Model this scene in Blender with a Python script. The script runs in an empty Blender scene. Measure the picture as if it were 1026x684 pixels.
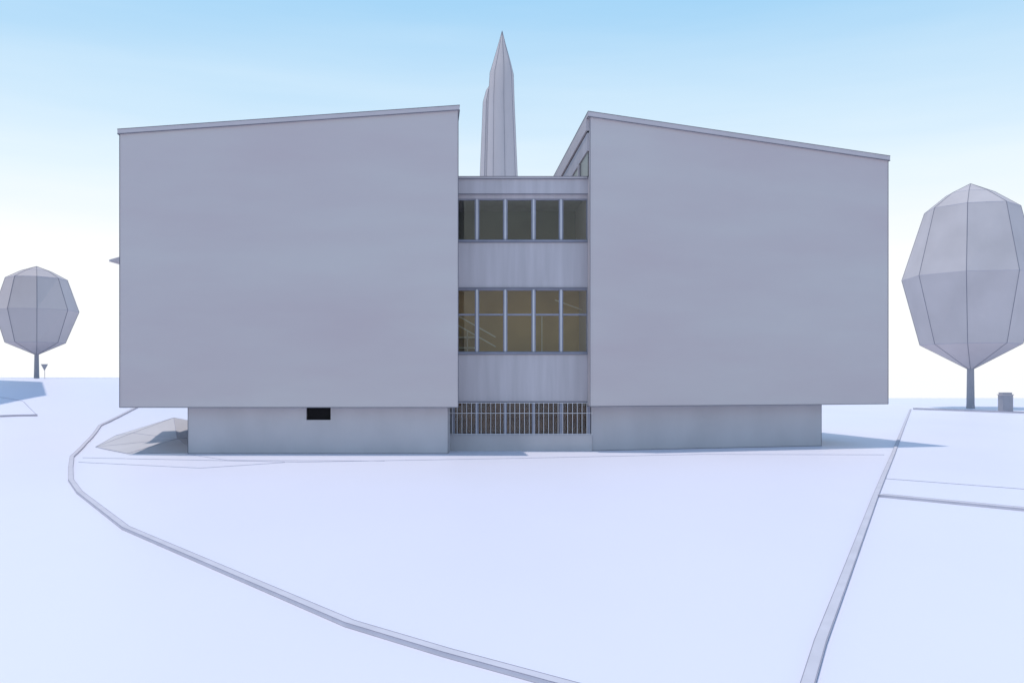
import bpy, math, random
from mathutils import Vector
random.seed(4)
S = bpy.context.scene
S.view_settings.view_transform = 'Standard'
S.view_settings.look = 'None'
S.view_settings.exposure = 0

# ------------------------------------------------------------ materials
def mat(name, col, rough=0.9, var=0.04, scale=1.0, stretch=(1,1,1), spec=0.1, bump=0.0, col2=None):
    m = bpy.data.materials.new(name); m.use_nodes = True
    nt = m.node_tree; b = nt.nodes['Principled BSDF']
    b.inputs['Roughness'].default_value = rough
    b.inputs['Specular IOR Level'].default_value = spec
    tc = nt.nodes.new('ShaderNodeTexCoord')
    mp = nt.nodes.new('ShaderNodeMapping'); mp.inputs['Scale'].default_value = stretch
    nz = nt.nodes.new('ShaderNodeTexNoise'); nz.inputs['Scale'].default_value = scale
    nz.inputs['Detail'].default_value = 6
    cr = nt.nodes.new('ShaderNodeValToRGB')
    cr.color_ramp.elements[0].position = 0.3; cr.color_ramp.elements[1].position = 0.7
    a = [max(0, c*(1-var)) for c in col]
    z = [min(1, c*(1+var)) for c in (col2 or col)]
    cr.color_ramp.elements[0].color = (*a, 1); cr.color_ramp.elements[1].color = (*z, 1)
    nt.links.new(tc.outputs['Object'], mp.inputs['Vector'])
    nt.links.new(mp.outputs['Vector'], nz.inputs['Vector'])
    nt.links.new(nz.outputs['Fac'], cr.inputs['Fac'])
    nt.links.new(cr.outputs['Color'], b.inputs['Base Color'])
    if bump:
        bp = nt.nodes.new('ShaderNodeBump'); bp.inputs['Strength'].default_value = bump
        bp.inputs['Distance'].default_value = 0.02
        nt.links.new(nz.outputs['Fac'], bp.inputs['Height'])
        nt.links.new(bp.outputs['Normal'], b.inputs['Normal'])
    return m

M_wall = mat('render_plaster', (0.53,0.468,0.483), var=0.04, scale=0.22, stretch=(0.7,1,3.0), col2=(0.515,0.485,0.485))
M_base = mat('plinth_concrete', (0.475,0.47,0.50), var=0.06, scale=0.8, stretch=(1,1,0.5))
M_fascia = mat('roof_edge_metal', (0.52,0.48,0.50), var=0.03, scale=1)
M_span = mat('spandrel_concrete', (0.48,0.455,0.485), var=0.09, scale=1.2, stretch=(3.0,1,0.22))
M_frame = mat('window_frame', (0.27,0.28,0.34), var=0.08, scale=3)
M_line = mat('edge_seam', (0.16,0.16,0.19), var=0.05)
M_tline = mat('crown_seam', (0.22,0.22,0.26), var=0.05)
M_lsoft = mat('ground_seam', (0.42,0.42,0.50), var=0.05)
M_kedge = mat('kerb_arris', (0.33,0.32,0.38), var=0.05)
M_kerb = mat('kerb_stone', (0.58,0.56,0.61), var=0.06, scale=2)
M_ground = mat('pale_ground', (0.765,0.745,0.83), var=0.03, scale=0.10, stretch=(1,0.45,1), spec=0.6, rough=0.5)
M_bank = mat('pale_bank', (0.56,0.545,0.57), var=0.04, scale=0.5)
M_tree = mat('tree_crown', (0.53,0.49,0.50), var=0.06, scale=0.35)
M_trunk = mat('tree_trunk', (0.34,0.34,0.38), var=0.05, scale=2)
M_tower = mat('tower_stone', (0.52,0.48,0.49), var=0.04, scale=0.2)
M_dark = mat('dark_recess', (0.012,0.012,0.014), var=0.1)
M_clere = mat('clerestory_pane', (0.06,0.06,0.065), var=0.2, rough=.3, spec=.4)
M_rail = mat('grille_steel', (0.55,0.55,0.58), var=0.05, rough=0.5)
M_ochre = mat('interior_ochre', (0.58,0.42,0.20), var=0.2, scale=0.6)
M_green = mat('interior_grey_green', (0.19,0.21,0.175), var=0.25, scale=0.6)
M_brown = mat('interior_brown', (0.16,0.075,0.03), var=0.4, scale=2)
M_white = mat('interior_white', (0.75,0.72,0.6), var=0.03)

def glass(name, tint, refl=0.10):
    m = bpy.data.materials.new(name); m.use_nodes = True
    nt = m.node_tree; nt.nodes.clear()
    o = nt.nodes.new('ShaderNodeOutputMaterial'); mx = nt.nodes.new('ShaderNodeMixShader')
    t = nt.nodes.new('ShaderNodeBsdfTransparent'); t.inputs['Color'].default_value = (*tint,1)
    g = nt.nodes.new('ShaderNodeBsdfGlossy'); g.inputs['Roughness'].default_value = 0.04
    mx.inputs['Fac'].default_value = refl
    nt.links.new(t.outputs[0], mx.inputs[1]); nt.links.new(g.outputs[0], mx.inputs[2])
    nt.links.new(mx.outputs[0], o.inputs['Surface'])
    return m
M_glass = glass('window_glass', (0.86,0.86,0.82), .045)

# ------------------------------------------------------------ mesh helpers
def mk(name, v, f, m, parent=None, smooth=False):
    me = bpy.data.meshes.new(name); me.from_pydata([tuple(p) for p in v], [], f)
    me.validate(); me.update()
    o = bpy.data.objects.new(name, me); S.collection.objects.link(o)
    me.materials.append(m)
    if smooth:
        for p in me.polygons: p.use_smooth = True
    if parent: o.parent = parent
    return o
def empty(name):
    o = bpy.data.objects.new(name, None); S.collection.objects.link(o); return o
def boxes(name, lst, m, parent=None):
    v=[];f=[]
    for (x0,x1,y0,y1,z0,z1) in lst:
        b=len(v)
        v += [(x0,y0,z0),(x1,y0,z0),(x1,y1,z0),(x0,y1,z0),(x0,y0,z1),(x1,y0,z1),(x1,y1,z1),(x0,y1,z1)]
        f += [tuple(b+i for i in q) for q in [(0,3,2,1),(4,5,6,7),(0,1,5,4),(1,2,6,5),(2,3,7,6),(3,0,4,7)]]
    return mk(name,v,f,m,parent)
def prism(name, pts, zb, zt, m, parent=None):
    n=len(pts)
    if not isinstance(zb,(list,tuple)): zb=[zb]*n
    if not isinstance(zt,(list,tuple)): zt=[zt]*n
    v=[(p[0],p[1],zb[i]) for i,p in enumerate(pts)]+[(p[0],p[1],zt[i]) for i,p in enumerate(pts)]
    f=[tuple(reversed(range(n))),tuple(range(n,2*n))]
    for i in range(n):
        j=(i+1)%n; f.append((i,j,n+j,n+i))
    return mk(name,v,f,m,parent)
def tubes(name, polys, r, m, parent=None):
    v=[];f=[]
    for pl in polys:
        for a,b in zip(pl[:-1],pl[1:]):
            a=Vector(a);b=Vector(b);d=(b-a)
            if d.length<1e-6: continue
            d.normalize()
            up=Vector((0,0,1)) if abs(d.z)<0.9 else Vector((1,0,0))
            s=d.cross(up).normalized(); u=s.cross(d).normalized()
            k=len(v)
            for c in (a,b):
                for sx,sy in ((1,1),(-1,1),(-1,-1),(1,-1)):
                    v.append(c+s*r*sx+u*r*sy)
            f+=[(k,k+1,k+5,k+4),(k+1,k+2,k+6,k+5),(k+2,k+3,k+7,k+6),(k+3,k,k+4,k+7),(k+3,k+2,k+1,k),(k+4,k+5,k+6,k+7)]
    return mk(name,v,f,m,parent)

def ss(t):
    t=max(0,min(1,t)); return t*t*(3-2*t)
def H(x,y):
    z = 2.56*ss((-x-12)/14)*ss((y-31)/22)
    z -= 0.023*max(0,y-88)*ss((x+5)/20)
    return z

# ------------------------------------------------------------ ground
xs=[-2500,-1500,-900,-500,-300,-200,-150,-110,-85]+[i*1.5 for i in range(-47,48)]+[85,110,150,200,300,500,900,1500,2500]
ys=[-400,-150,-60,-20]+[i*1.5 for i in range(-6,66)]+[105,120,140,170,210,270,350,480,700,1000,1500,2500]
v=[(x,y,H(x,y)) for y in ys for x in xs]; nx=len(xs)
f=[(j*nx+i,j*nx+i+1,(j+1)*nx+i+1,(j+1)*nx+i) for j in range(len(ys)-1) for i in range(nx-1)]
ground=mk('ground',v,f,M_ground,smooth=True)

def dens(pts,step=0.6):
    out=[]
    for a,b in zip(pts[:-1],pts[1:]):
        n=max(1,int(math.dist(a,b)/step))
        for i in range(n): out.append((a[0]+(b[0]-a[0])*i/n,a[1]+(b[1]-a[1])*i/n))
    out.append(pts[-1]); return out
def kerb(pts,w,h,lr):
    P=dens(pts); n=len(P); L=[];R=[]
    for i in range(n):
        a=Vector(P[max(0,i-1)]);b=Vector(P[min(n-1,i+1)]);d=(b-a).normalized();s=Vector((-d.y,d.x))*w/2
        p=Vector(P[i]); L.append(p+s);R.append(p-s)
    v=[];f=[]
    for i in range(n):
        z=H(*P[i])
        v+=[(L[i].x,L[i].y,z-.15),(L[i].x,L[i].y,z+h),(R[i].x,R[i].y,z+h),(R[i].x,R[i].y,z-.15)]
    for i in range(n-1):
        k=4*i
        for q in range(3): f.append((k+q,k+q+1,k+q+5,k+q+4))
    f+=[(0,1,2,3),(4*n-1,4*n-2,4*n-3,4*n-4)]
    o=mk('kerb',v,f,M_kerb)
    tubes('kerb_edges',[[ (L[i].x,L[i].y,H(*P[i])+h) for i in range(n)],[(R[i].x,R[i].y,H(*P[i])+h) for i in range(n)],
        [(R[i].x,R[i].y,H(*P[i])) for i in range(n)],[(L[i].x,L[i].y,H(*P[i])) for i in range(n)]],lr,M_kedge,o)
    return o
q=.981
kerb([(-20,55),(-19.6,47),(-18.6,40),(-16.6,34.5),(-14.4,29.0)]+[(x*q,y*q) for x,y in [(-12.9,25.9),(-11.4,22.9),(-9.95,20.4),(-6.8,15.6),(-4.3,12.6),(-1.75,9.54),(-0.62,8.52),(0.53,7.57),(1.5,6.8),(3,6.0),(6,4)]],0.12,0.05,0.003)
kerb([(32.7,72.7),(19.7,44.7),(12.9,30.0)]+[(x*q,y*q) for x,y in [(9.75,23.3),(8.17,19.9),(4.3,11.5),(3.09,8.88),(2.53,7.6),(2.26,7.0),(1.7,5.6)]],0.11,0.045,0.003)
kerb([(8.12,19.55),(10.1,17.5),(11.8,15.3),(15,11)],0.26,0.05,0.003)
kerb([(32.9,72.5),(37.3,64.6),(44,52)],0.3,0.12,0.01)
kerb([(-30,36.8),(-26,38.6),(-23.4,40.0),(-21.9,40.9)],0.2,0.05,0.005)
def gl(pts): return [(x,y,H(x,y)+0.006) for x,y in dens(pts,1.0)]
tubes('ground_joints',[gl([(9.6,23.0),(12.0,20.8),(15,17.5)]),
   gl([(-14.0,28.9),(-6.6,27.4),(0.2,28.7),(6.4,30.2),(12.6,30.0)]),
   gl([(-13.4,27.4),(-9,25.6),(-7,27.3)]),gl([(-11.2,30.4),(-9,28),(-4,27.8)]),
   gl([(-21.9,40.9),(-24,43.5),(-30,46)]),
   gl([(-40,66),(-28,60),(-18,60)])],0.006,M_lsoft,ground)

# faceted earth bank beside the plinth
bp=[(-15.6,33.2),(-16.8,37.5),(-15.9,41),(-13.0,43),(-10.9,40),(-11.0,30.9),(-13.2,30.4)]
inner=[(-14.2,37.2,0.9),(-12.7,33.6,0.30),(-14.9,34.8,.42)]
v=[(x,y,H(x,y)+0.01) for x,y in bp]+[(x,y,H(x,y)+z) for x,y,z in inner]
f=[(0,9,1),(1,9,7),(9,8,7),(0,8,9),(1,7,2),(2,7,3),(3,7,4),(4,7,8),(4,8,5),(5,8,6),(6,8,0)]
f=[t[::-1] for t in f]
bank=mk('earth_bank',v,f,M_bank)
tubes('bank_edges',[[v[a],v[b]] for a,b in [(0,8),(1,9),(9,7),(9,8),(0,9),(1,7),(2,7),(3,7),(7,8),(4,8),(5,8),(6,8),(0,1),(0,6),(1,2)]],0.008,M_lsoft,bank)

# ------------------------------------------------------------ building
B=empty('concrete_building')
zb=1.606
LF=[(-13.28,30),(-1.82,30),(-3.2,44),(-13.28,44)]
LT=[11.0,11.81,11.81,11.0]
prism('left_wing_walls',LF,zb,[z-.16 for z in LT],M_wall,B)
LC=[(-13.33,29.94),(-1.77,29.94),(-3.1,44.1),(-13.33,44.1)]
prism('left_wing_roof',LC,[z-.16 for z in LT],LT,M_fascia,B)
RF=[(2.73,31),(14.43,34),(11.5,47),(1.64,46.5)]
RT=[11.90,11.10,11.10,11.90]
prism('right_wing_walls',RF,zb,[z-.18 for z in RT],M_wall,B)
RC=[(2.66,30.92),(14.49,33.96),(11.55,47.1),(1.5,46.6)]
prism('right_wing_roof',RC,[z-.18 for z in RT],RT,M_fascia,B)
e=0.010
def ring(pts,zs):
    q=[(p[0],p[1],z) for p,z in zip(pts,zs)]; return q+[q[0]]
lines=[]
for F,T,c in ((LF,LT,.16),(RF,RT,.18)):
    lines.append(ring(F,[zb]*4))
    for p,t in zip(F,T): lines.append([(p[0],p[1],zb),(p[0],p[1],t-c)])
for C,T,c in ((LC,LT,.16),(RC,RT,.18)):
    lines.append(ring(C,T)); lines.append(ring(C,[t-c for t in T]))
tubes('wing_edges',lines,e,M_line,B)
# plinths
PR=[(2.85,31.70),(11.85,33.95),(9.5,45),(2.85,45)]
yl=30.5
boxes('left_plinth',[(-11.15,-7.08,yl,43,-.4,1.7),(-6.24,-2.2,yl,43,-.4,1.7),(-7.08,-6.24,yl,43,-.4,1.16),(-7.08,-6.24,31.3,43,1.16,1.7)],M_base,B)
boxes('vent_opening',[(-7.08,-6.24,yl+.12,yl+.3,1.16,1.69)],M_dark,B)
prism('right_plinth',PR,-.4,1.7,M_base,B)
tubes('plinth_edges',[[(-11.15,yl,0),(-11.15,yl,1.6)],[(-11.15,yl,0.01),(-2.2,yl,0.01)],[(-2.2,yl,0),(-2.2,yl,1.6)],
   [(2.85,31.70,0),(2.85,31.70,1.6)],[(2.85,31.70,.01),(11.85,33.95,.01)],[(11.85,33.95,0),(11.85,33.95,1.6)]],0.008,M_line,B)
# connector
Y=31.6
X0,X1=-2.4,3.1
boxes('connector_roof',[(X0,X1,Y-.12,43.5,9.13,9.66)],M_span,B)
boxes('roof_coping',[(X0,X1,Y-.17,Y+.3,9.66,9.74)],M_fascia,B)
boxes('spandrels',[(X0,X1,Y,Y+.25,8.99,9.13),(X0,X1,Y,Y+.25,5.82,7.44),(X0,X1,Y,Y+.25,1.76,3.45)],M_span,B)
boxes('window_sills',[(X0,X1,Y-.07,Y+.2,7.44,7.50),(X0,X1,Y-.07,Y+.2,3.45,3.51),(X0,X1,Y-.03,Y+.2,5.77,5.82)],M_frame,B)
boxes('lower_wall',[(-2.2,2.85,Y,Y+.3,-.4,.58)],M_base,B)
mx=[-1.25,-0.24,0.77,1.75]
fr=[]
for (a,b,w) in ((7.50,8.99,.08),(3.51,5.77,.075),(.58,1.76,.055)):
    for x in mx+[-2.1,2.74]: fr.append((x-w,x+w,Y+.02,Y+.16,a,b))
    xx=[-2.1]+mx+[2.74]
    for p,q_ in zip(xx[:-1],xx[1:]):
        fr.append((p+w,q_-w,Y+.05,Y+.13,b-.05,b)); fr.append((p+w,q_-w,Y+.05,Y+.13,a,a+.04))
        if a==3.51: fr.append((p+w,q_-w,Y+.04,Y+.14,4.83,4.89))
boxes('window_frames',fr,M_frame,B)
boxes('mullion_casings',[(x-.03,x+.03,Y-.01,Y+.02,a,b) for x in mx for a,b in ((7.52,8.97),(3.53,5.75))],M_rail,B)
boxes('window_glass',[(-2.05,2.75,Y+.09,Y+.10,7.5,8.99),(-2.05,2.75,Y+.09,Y+.10,3.51,5.77),(-2.05,2.75,Y+.09,Y+.10,.58,1.76)],M_glass,B)
# interiors
boxes('upper_room',[(X0,X1,34.6,34.8,6.4,9.1),(X0,X1,Y+.25,34.6,6.4,6.6),(X0,-2.15,Y+.3,34.6,6.6,9.1),(2.8,2.9,Y+.3,34.6,6.6,9.1)],M_green,B)
boxes('middle_room',[(X0,X1,33.7,33.9,2.6,5.9),(X0,X1,Y+.25,33.7,2.6,2.75),(X0,-2.15,Y+.3,33.7,2.75,5.9),(2.8,2.9,Y+.3,33.7,2.75,5.9),(X0,X1,Y+.25,33.7,5.9,6.1)],M_ochre,B)
boxes('bookshelf',[(-2.1,-1.3,33.3,33.65,4.1,4.16),(-2.1,-1.3,33.3,33.65,3.7,3.76),(-2.1,-2.04,33.3,33.65,2.8,4.6),(-1.7,-1.66,33.3,33.65,2.8,4.4),(-1.34,-1.28,33.3,33.65,2.8,4.6),(1.1,1.14,33.2,33.25,2.8,4.9)],M_white,B)
tubes('stair_handrail',[[(-2.1,32.6,4.95),(-.6,32.6,4.1)],[(-2.1,32.6,4.6),(-.6,32.6,3.75)],[(1.6,33,5.5),(2.7,33,5.1)]],.02,M_white,B)
boxes('lower_room',[(X0,X1,32.3,32.5,-.2,1.75)],M_brown,B)
tubes('connector_edges',[[(X0,Y-.17,9.74),(X1,Y-.17,9.74)],[(X0,Y-.17,9.66),(X1,Y-.17,9.66)],[(X0,Y-.12,9.13),(X1,Y-.12,9.13)],
   [(X0,Y-.01,7.43),(X1,Y-.01,7.43)],[(X0,Y-.03,5.81),(X1,Y-.03,5.81)],[(X0,Y-.01,3.44),(X1,Y-.01,3.44)],[(X0,Y,1.76),(X1,Y,1.76)]],0.01,M_line,B)
# security grille
g=[]; gy=Y-.22
x=-2.28
while x<2.84:
    g.append((x-.009,x+.009,gy-.009,gy+.009,.60,1.74)); x+=.17
for z in (.62,1.36,1.72): g.append((-2.3,2.85,gy-.026,gy-.010,z-.010,z+.010))
for xx in (-2.05,0.2,2.7):
    for z in (.62,1.72): g.append((xx-.012,xx+.012,gy-.008,Y+.02,z-.008,z+.008))
boxes('security_grille',g,M_rail,B)
# clerestory on inner flank of the right wing
a=Vector((2.73,31)); bdir=(Vector((1.64,46.5))-a).normalized(); nn=Vector((-bdir.y,bdir.x))
def strip(s0,s1,z0,z1,d0,d1):
    pts=[a+bdir*s0+nn*d0,a+bdir*s1+nn*d0,a+bdir*s1+nn*d1,a+bdir*s0+nn*d1]
    return [(p.x,p.y) for p in pts],z0,z1
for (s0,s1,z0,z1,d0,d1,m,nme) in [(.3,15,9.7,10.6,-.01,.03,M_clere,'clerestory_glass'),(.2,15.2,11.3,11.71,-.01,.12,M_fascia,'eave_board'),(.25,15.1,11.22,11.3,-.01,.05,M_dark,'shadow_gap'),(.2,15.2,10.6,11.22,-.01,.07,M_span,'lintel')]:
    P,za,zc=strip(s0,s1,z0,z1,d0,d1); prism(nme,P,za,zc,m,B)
s=2.2
while s<15:
    P,za,zc=strip(s,s+.2,9.72,10.59,.0,.09); prism('clerestory_mullion',P,za,zc,M_fascia,B); s+=2.4
prism('side_canopy',[(-15.0,33),(-13.2,33),(-13.2,35),(-15.0,35)],[6.93]*4,[7.0,7.5,7.5,7.0],M_fascia,B)

# ------------------------------------------------------------ lofted polygons (tower, crowns)
def loft(name, cx, cy, rings, n, m, parent=None, rot=0.0, top=None, bottom=None, smooth=False, jit=0):
    v=[];f=[]
    for z,r,dx in rings:
        for i in range(n):
            t=2*math.pi*i/n+rot
            k=1+random.uniform(-jit,jit)
            v.append((cx+dx+r*k*math.cos(t),cy+r*k*math.sin(t),z))
    R=len(rings)
    for j in range(R-1):
        for i in range(n):
            f.append((j*n+i,j*n+(i+1)%n,(j+1)*n+(i+1)%n,(j+1)*n+i))
    if bottom is not None:
        v.append(bottom); b=len(v)-1; f+=[(b,(i+1)%n,i) for i in range(n)]
    else: f.append(tuple(reversed(range(n))))
    if top is not None:
        v.append(top); b=len(v)-1; f+=[(b,(R-1)*n+i,(R-1)*n+(i+1)%n) for i in range(n)]
    else: f.append(tuple((R-1)*n+i for i in range(n)))
    o=mk(name,v,f,m,parent,smooth)
    pl=[]
    for i in range(n):
        l=[v[j*n+i] for j in range(R)]
        if bottom is not None: l=[bottom]+l
        if top is not None: l=l+[top]
        pl.append(l)
    return o,pl,v

k=120/888
def zt(vv): return 2.62+(378-vv)*k
cx=(503-513)*k
T=empty('church_tower')
_,pl,_v=loft('shaft_and_spire',cx,120,[(-1.6,17.5*k,0),(zt(178),15.8*k,0),(zt(100),13.2*k,-.1),(zt(74),12.0*k,-.05),(zt(62),8.6*k,0),(zt(43),3.3*k,0)],8,M_tower,T,rot=.2,top=(cx+.02,120,zt(31)),jit=.02,smooth=True)
tubes('tower_edges',pl,0.02,M_tline,T)
_,pl,_v=loft('stair_turret',cx-11.5*k,121.2,[(-1.6,12*k,0),(zt(178),11*k,0),(zt(100),8.8*k,.1),(zt(88),6.6*k,.25)],7,M_tower,T,rot=.5,top=(cx-8*k,121.2,zt(76)),jit=.02)
tubes('turret_edges',pl,0.02,M_tline,T)

# trees
def tree(x,y,zg,trunk_r,z_b,z_t,r,prof,n=8,rot=.2,lr=.02):
    E=empty('deciduous_tree')
    hgt=z_t-z_b
    rings=[(z_b+hgt*a,r*b,0) for a,b in prof]
    c,pl,v=loft('crown',x,y,rings,n,M_tree,E,rot=rot,top=(x,y,z_t),bottom=(x,y,z_b),jit=.05,smooth=False)
    tubes('crown_edges',pl,lr,M_tline,E)
    mid=[]
    for j in range(len(prof)):
        q=v[j*n:(j+1)*n]; mid.append(q+[q[0]])
    tubes('crown_ridges',mid,lr*.5,M_lsoft,E)
    loft('trunk',x,y,[(zg-.3,trunk_r*1.15,0),(zg+.4,trunk_r,0),(z_b+hgt*.1,trunk_r*.8,0)],8,M_trunk,E)
    for i in range(4):
        t=i*1.57+.4
        tubes('limb',[[(x,y,z_b+hgt*.03),(x+r*.35*math.cos(t),y+r*.35*math.sin(t),z_b+hgt*.22)]],trunk_r*.3,M_trunk,E)
    return E
prof=[(.14,.72),(.5,1.0),(.86,.72),(.945,.36)]
tree(38.8,75,0,.33,3.2,19.0,5.2,prof,rot=.25,lr=.02)
tree(-29.5,55,H(-29.5,55),.15,4.0,9.5,2.28,prof,rot=.5,lr=.014)
tree(-33.2,45.0,H(-33.2,45),.3,9.0,28.0,6.1,prof,rot=.1,lr=.014)

LB=empty('litter_bin')
bx,by=38.4,69
prism('body',[(bx-.38,by-.35),(bx+.42,by-.35),(bx+.42,by+.35),(bx-.38,by+.35)],-.05,1.25,M_trunk,LB)
prism('rim',[(bx-.44,by-.39),(bx+.46,by-.39),(bx+.46,by+.39),(bx-.44,by+.39)],1.25,1.31,M_fascia,LB)
prism('lid',[(bx-.36,by-.3),(bx+.36,by-.3),(bx+.36,by+.3),(bx-.36,by+.3)],1.31,1.45,M_trunk,LB)
YS=empty('yield_sign'); sx,sy=-27.7,52.5; g0=H(sx,sy)
tubes('post',[[(sx,sy+.04,g0-.2),(sx,sy+.04,g0+.8)]],.012,M_fascia,YS)
mk('plate',[(sx-.21,sy,g0+.85),(sx+.21,sy,g0+.85),(sx,sy,g0+.46),(sx-.21,sy+.02,g0+.85),(sx+.21,sy+.02,g0+.85),(sx,sy+.02,g0+.46)],
   [(0,2,1),(3,4,5),(0,1,4,3),(1,2,5,4),(2,0,3,5)],M_trunk,YS)

# ------------------------------------------------------------ light
sd=Vector((-0.19,0.02,0.97)).normalized()
el=math.asin(sd.z); az=math.atan2(sd.x,sd.y)
sl=bpy.data.lights.new('sun','SUN'); sl.energy=2.15; sl.angle=math.radians(.5); sl.color=(1,.92,.85)
so=bpy.data.objects.new('sun',sl); S.collection.objects.link(so)
so.rotation_euler=sd.to_track_quat('Z','Y').to_euler()
W=bpy.data.worlds.new('World'); S.world=W; W.use_nodes=True
nt=W.node_tree; bg=nt.nodes['Background']
sky=nt.nodes.new('ShaderNodeTexSky'); sky.sky_type='NISHITA'; sky.sun_disc=False
sky.sun_elevation=el; sky.sun_rotation=az%(2*math.pi)
sc=nt.nodes.new('ShaderNodeVectorMath'); sc.operation='SCALE'; sc.inputs['Scale'].default_value=0.12
nt.links.new(sky.outputs[0],sc.inputs[0])
tc=nt.nodes.new('ShaderNodeTexCoord'); sp=nt.nodes.new('ShaderNodeSeparateXYZ')
nt.links.new(tc.outputs['Generated'],sp.inputs[0])
mp=nt.nodes.new('ShaderNodeMapping'); mp.inputs['Scale'].default_value=(1.0,1.0,10)
nt.links.new(tc.outputs['Generated'],mp.inputs[0])
nz=nt.nodes.new('ShaderNodeTexNoise'); nz.inputs['Scale'].default_value=2.5; nz.inputs['Detail'].default_value=4
nt.links.new(mp.outputs[0],nz.inputs['Vector'])
ma=nt.nodes.new('ShaderNodeMath'); ma.operation='MULTIPLY_ADD'; ma.inputs[1].default_value=0.07
nt.links.new(nz.outputs['Fac'],ma.inputs[0])
mb=nt.nodes.new('ShaderNodeMath'); mb.operation='SUBTRACT'; mb.inputs[1].default_value=0.035
nt.links.new(sp.outputs['Z'],mb.inputs[0]); nt.links.new(mb.outputs[0],ma.inputs[2])
cr=nt.nodes.new('ShaderNodeValToRGB'); e0=cr.color_ramp.elements
e0[0].position=0.0; e0[0].color=(1.04,1.05,1.06,1)
e0[1].position=1.0; e0[1].color=(.24,.40,.74,1)
for p,c in ((.13,(1.04,1.05,1.06)),(.21,(.85,.97,1.04)),(.28,(.66,.86,1.02)),(.39,(.40,.70,.97)),(.6,(.30,.54,.88))):
    q=e0.new(p); q.color=(*c,1)
nt.links.new(ma.outputs[0],cr.inputs[0])
mx2=nt.nodes.new('ShaderNodeMix'); mx2.data_type='RGBA'; mx2.inputs[0].default_value=0.94
nt.links.new(sc.outputs[0],mx2.inputs[6]); nt.links.new(cr.outputs[0],mx2.inputs[7])
nt.links.new(mx2.outputs[2],bg.inputs[0]); bg.inputs[1].default_value=1.0

# ------------------------------------------------------------ camera
c=bpy.data.cameras.new('camera'); co=bpy.data.objects.new('camera',c); S.collection.objects.link(co)
co.location=(0,0,2.62); co.rotation_euler=(math.radians(90),0,0)
c.sensor_width=36; c.lens=31.16; c.shift_y=.0351; c.clip_start=.1; c.clip_end=6000
S.camera=co
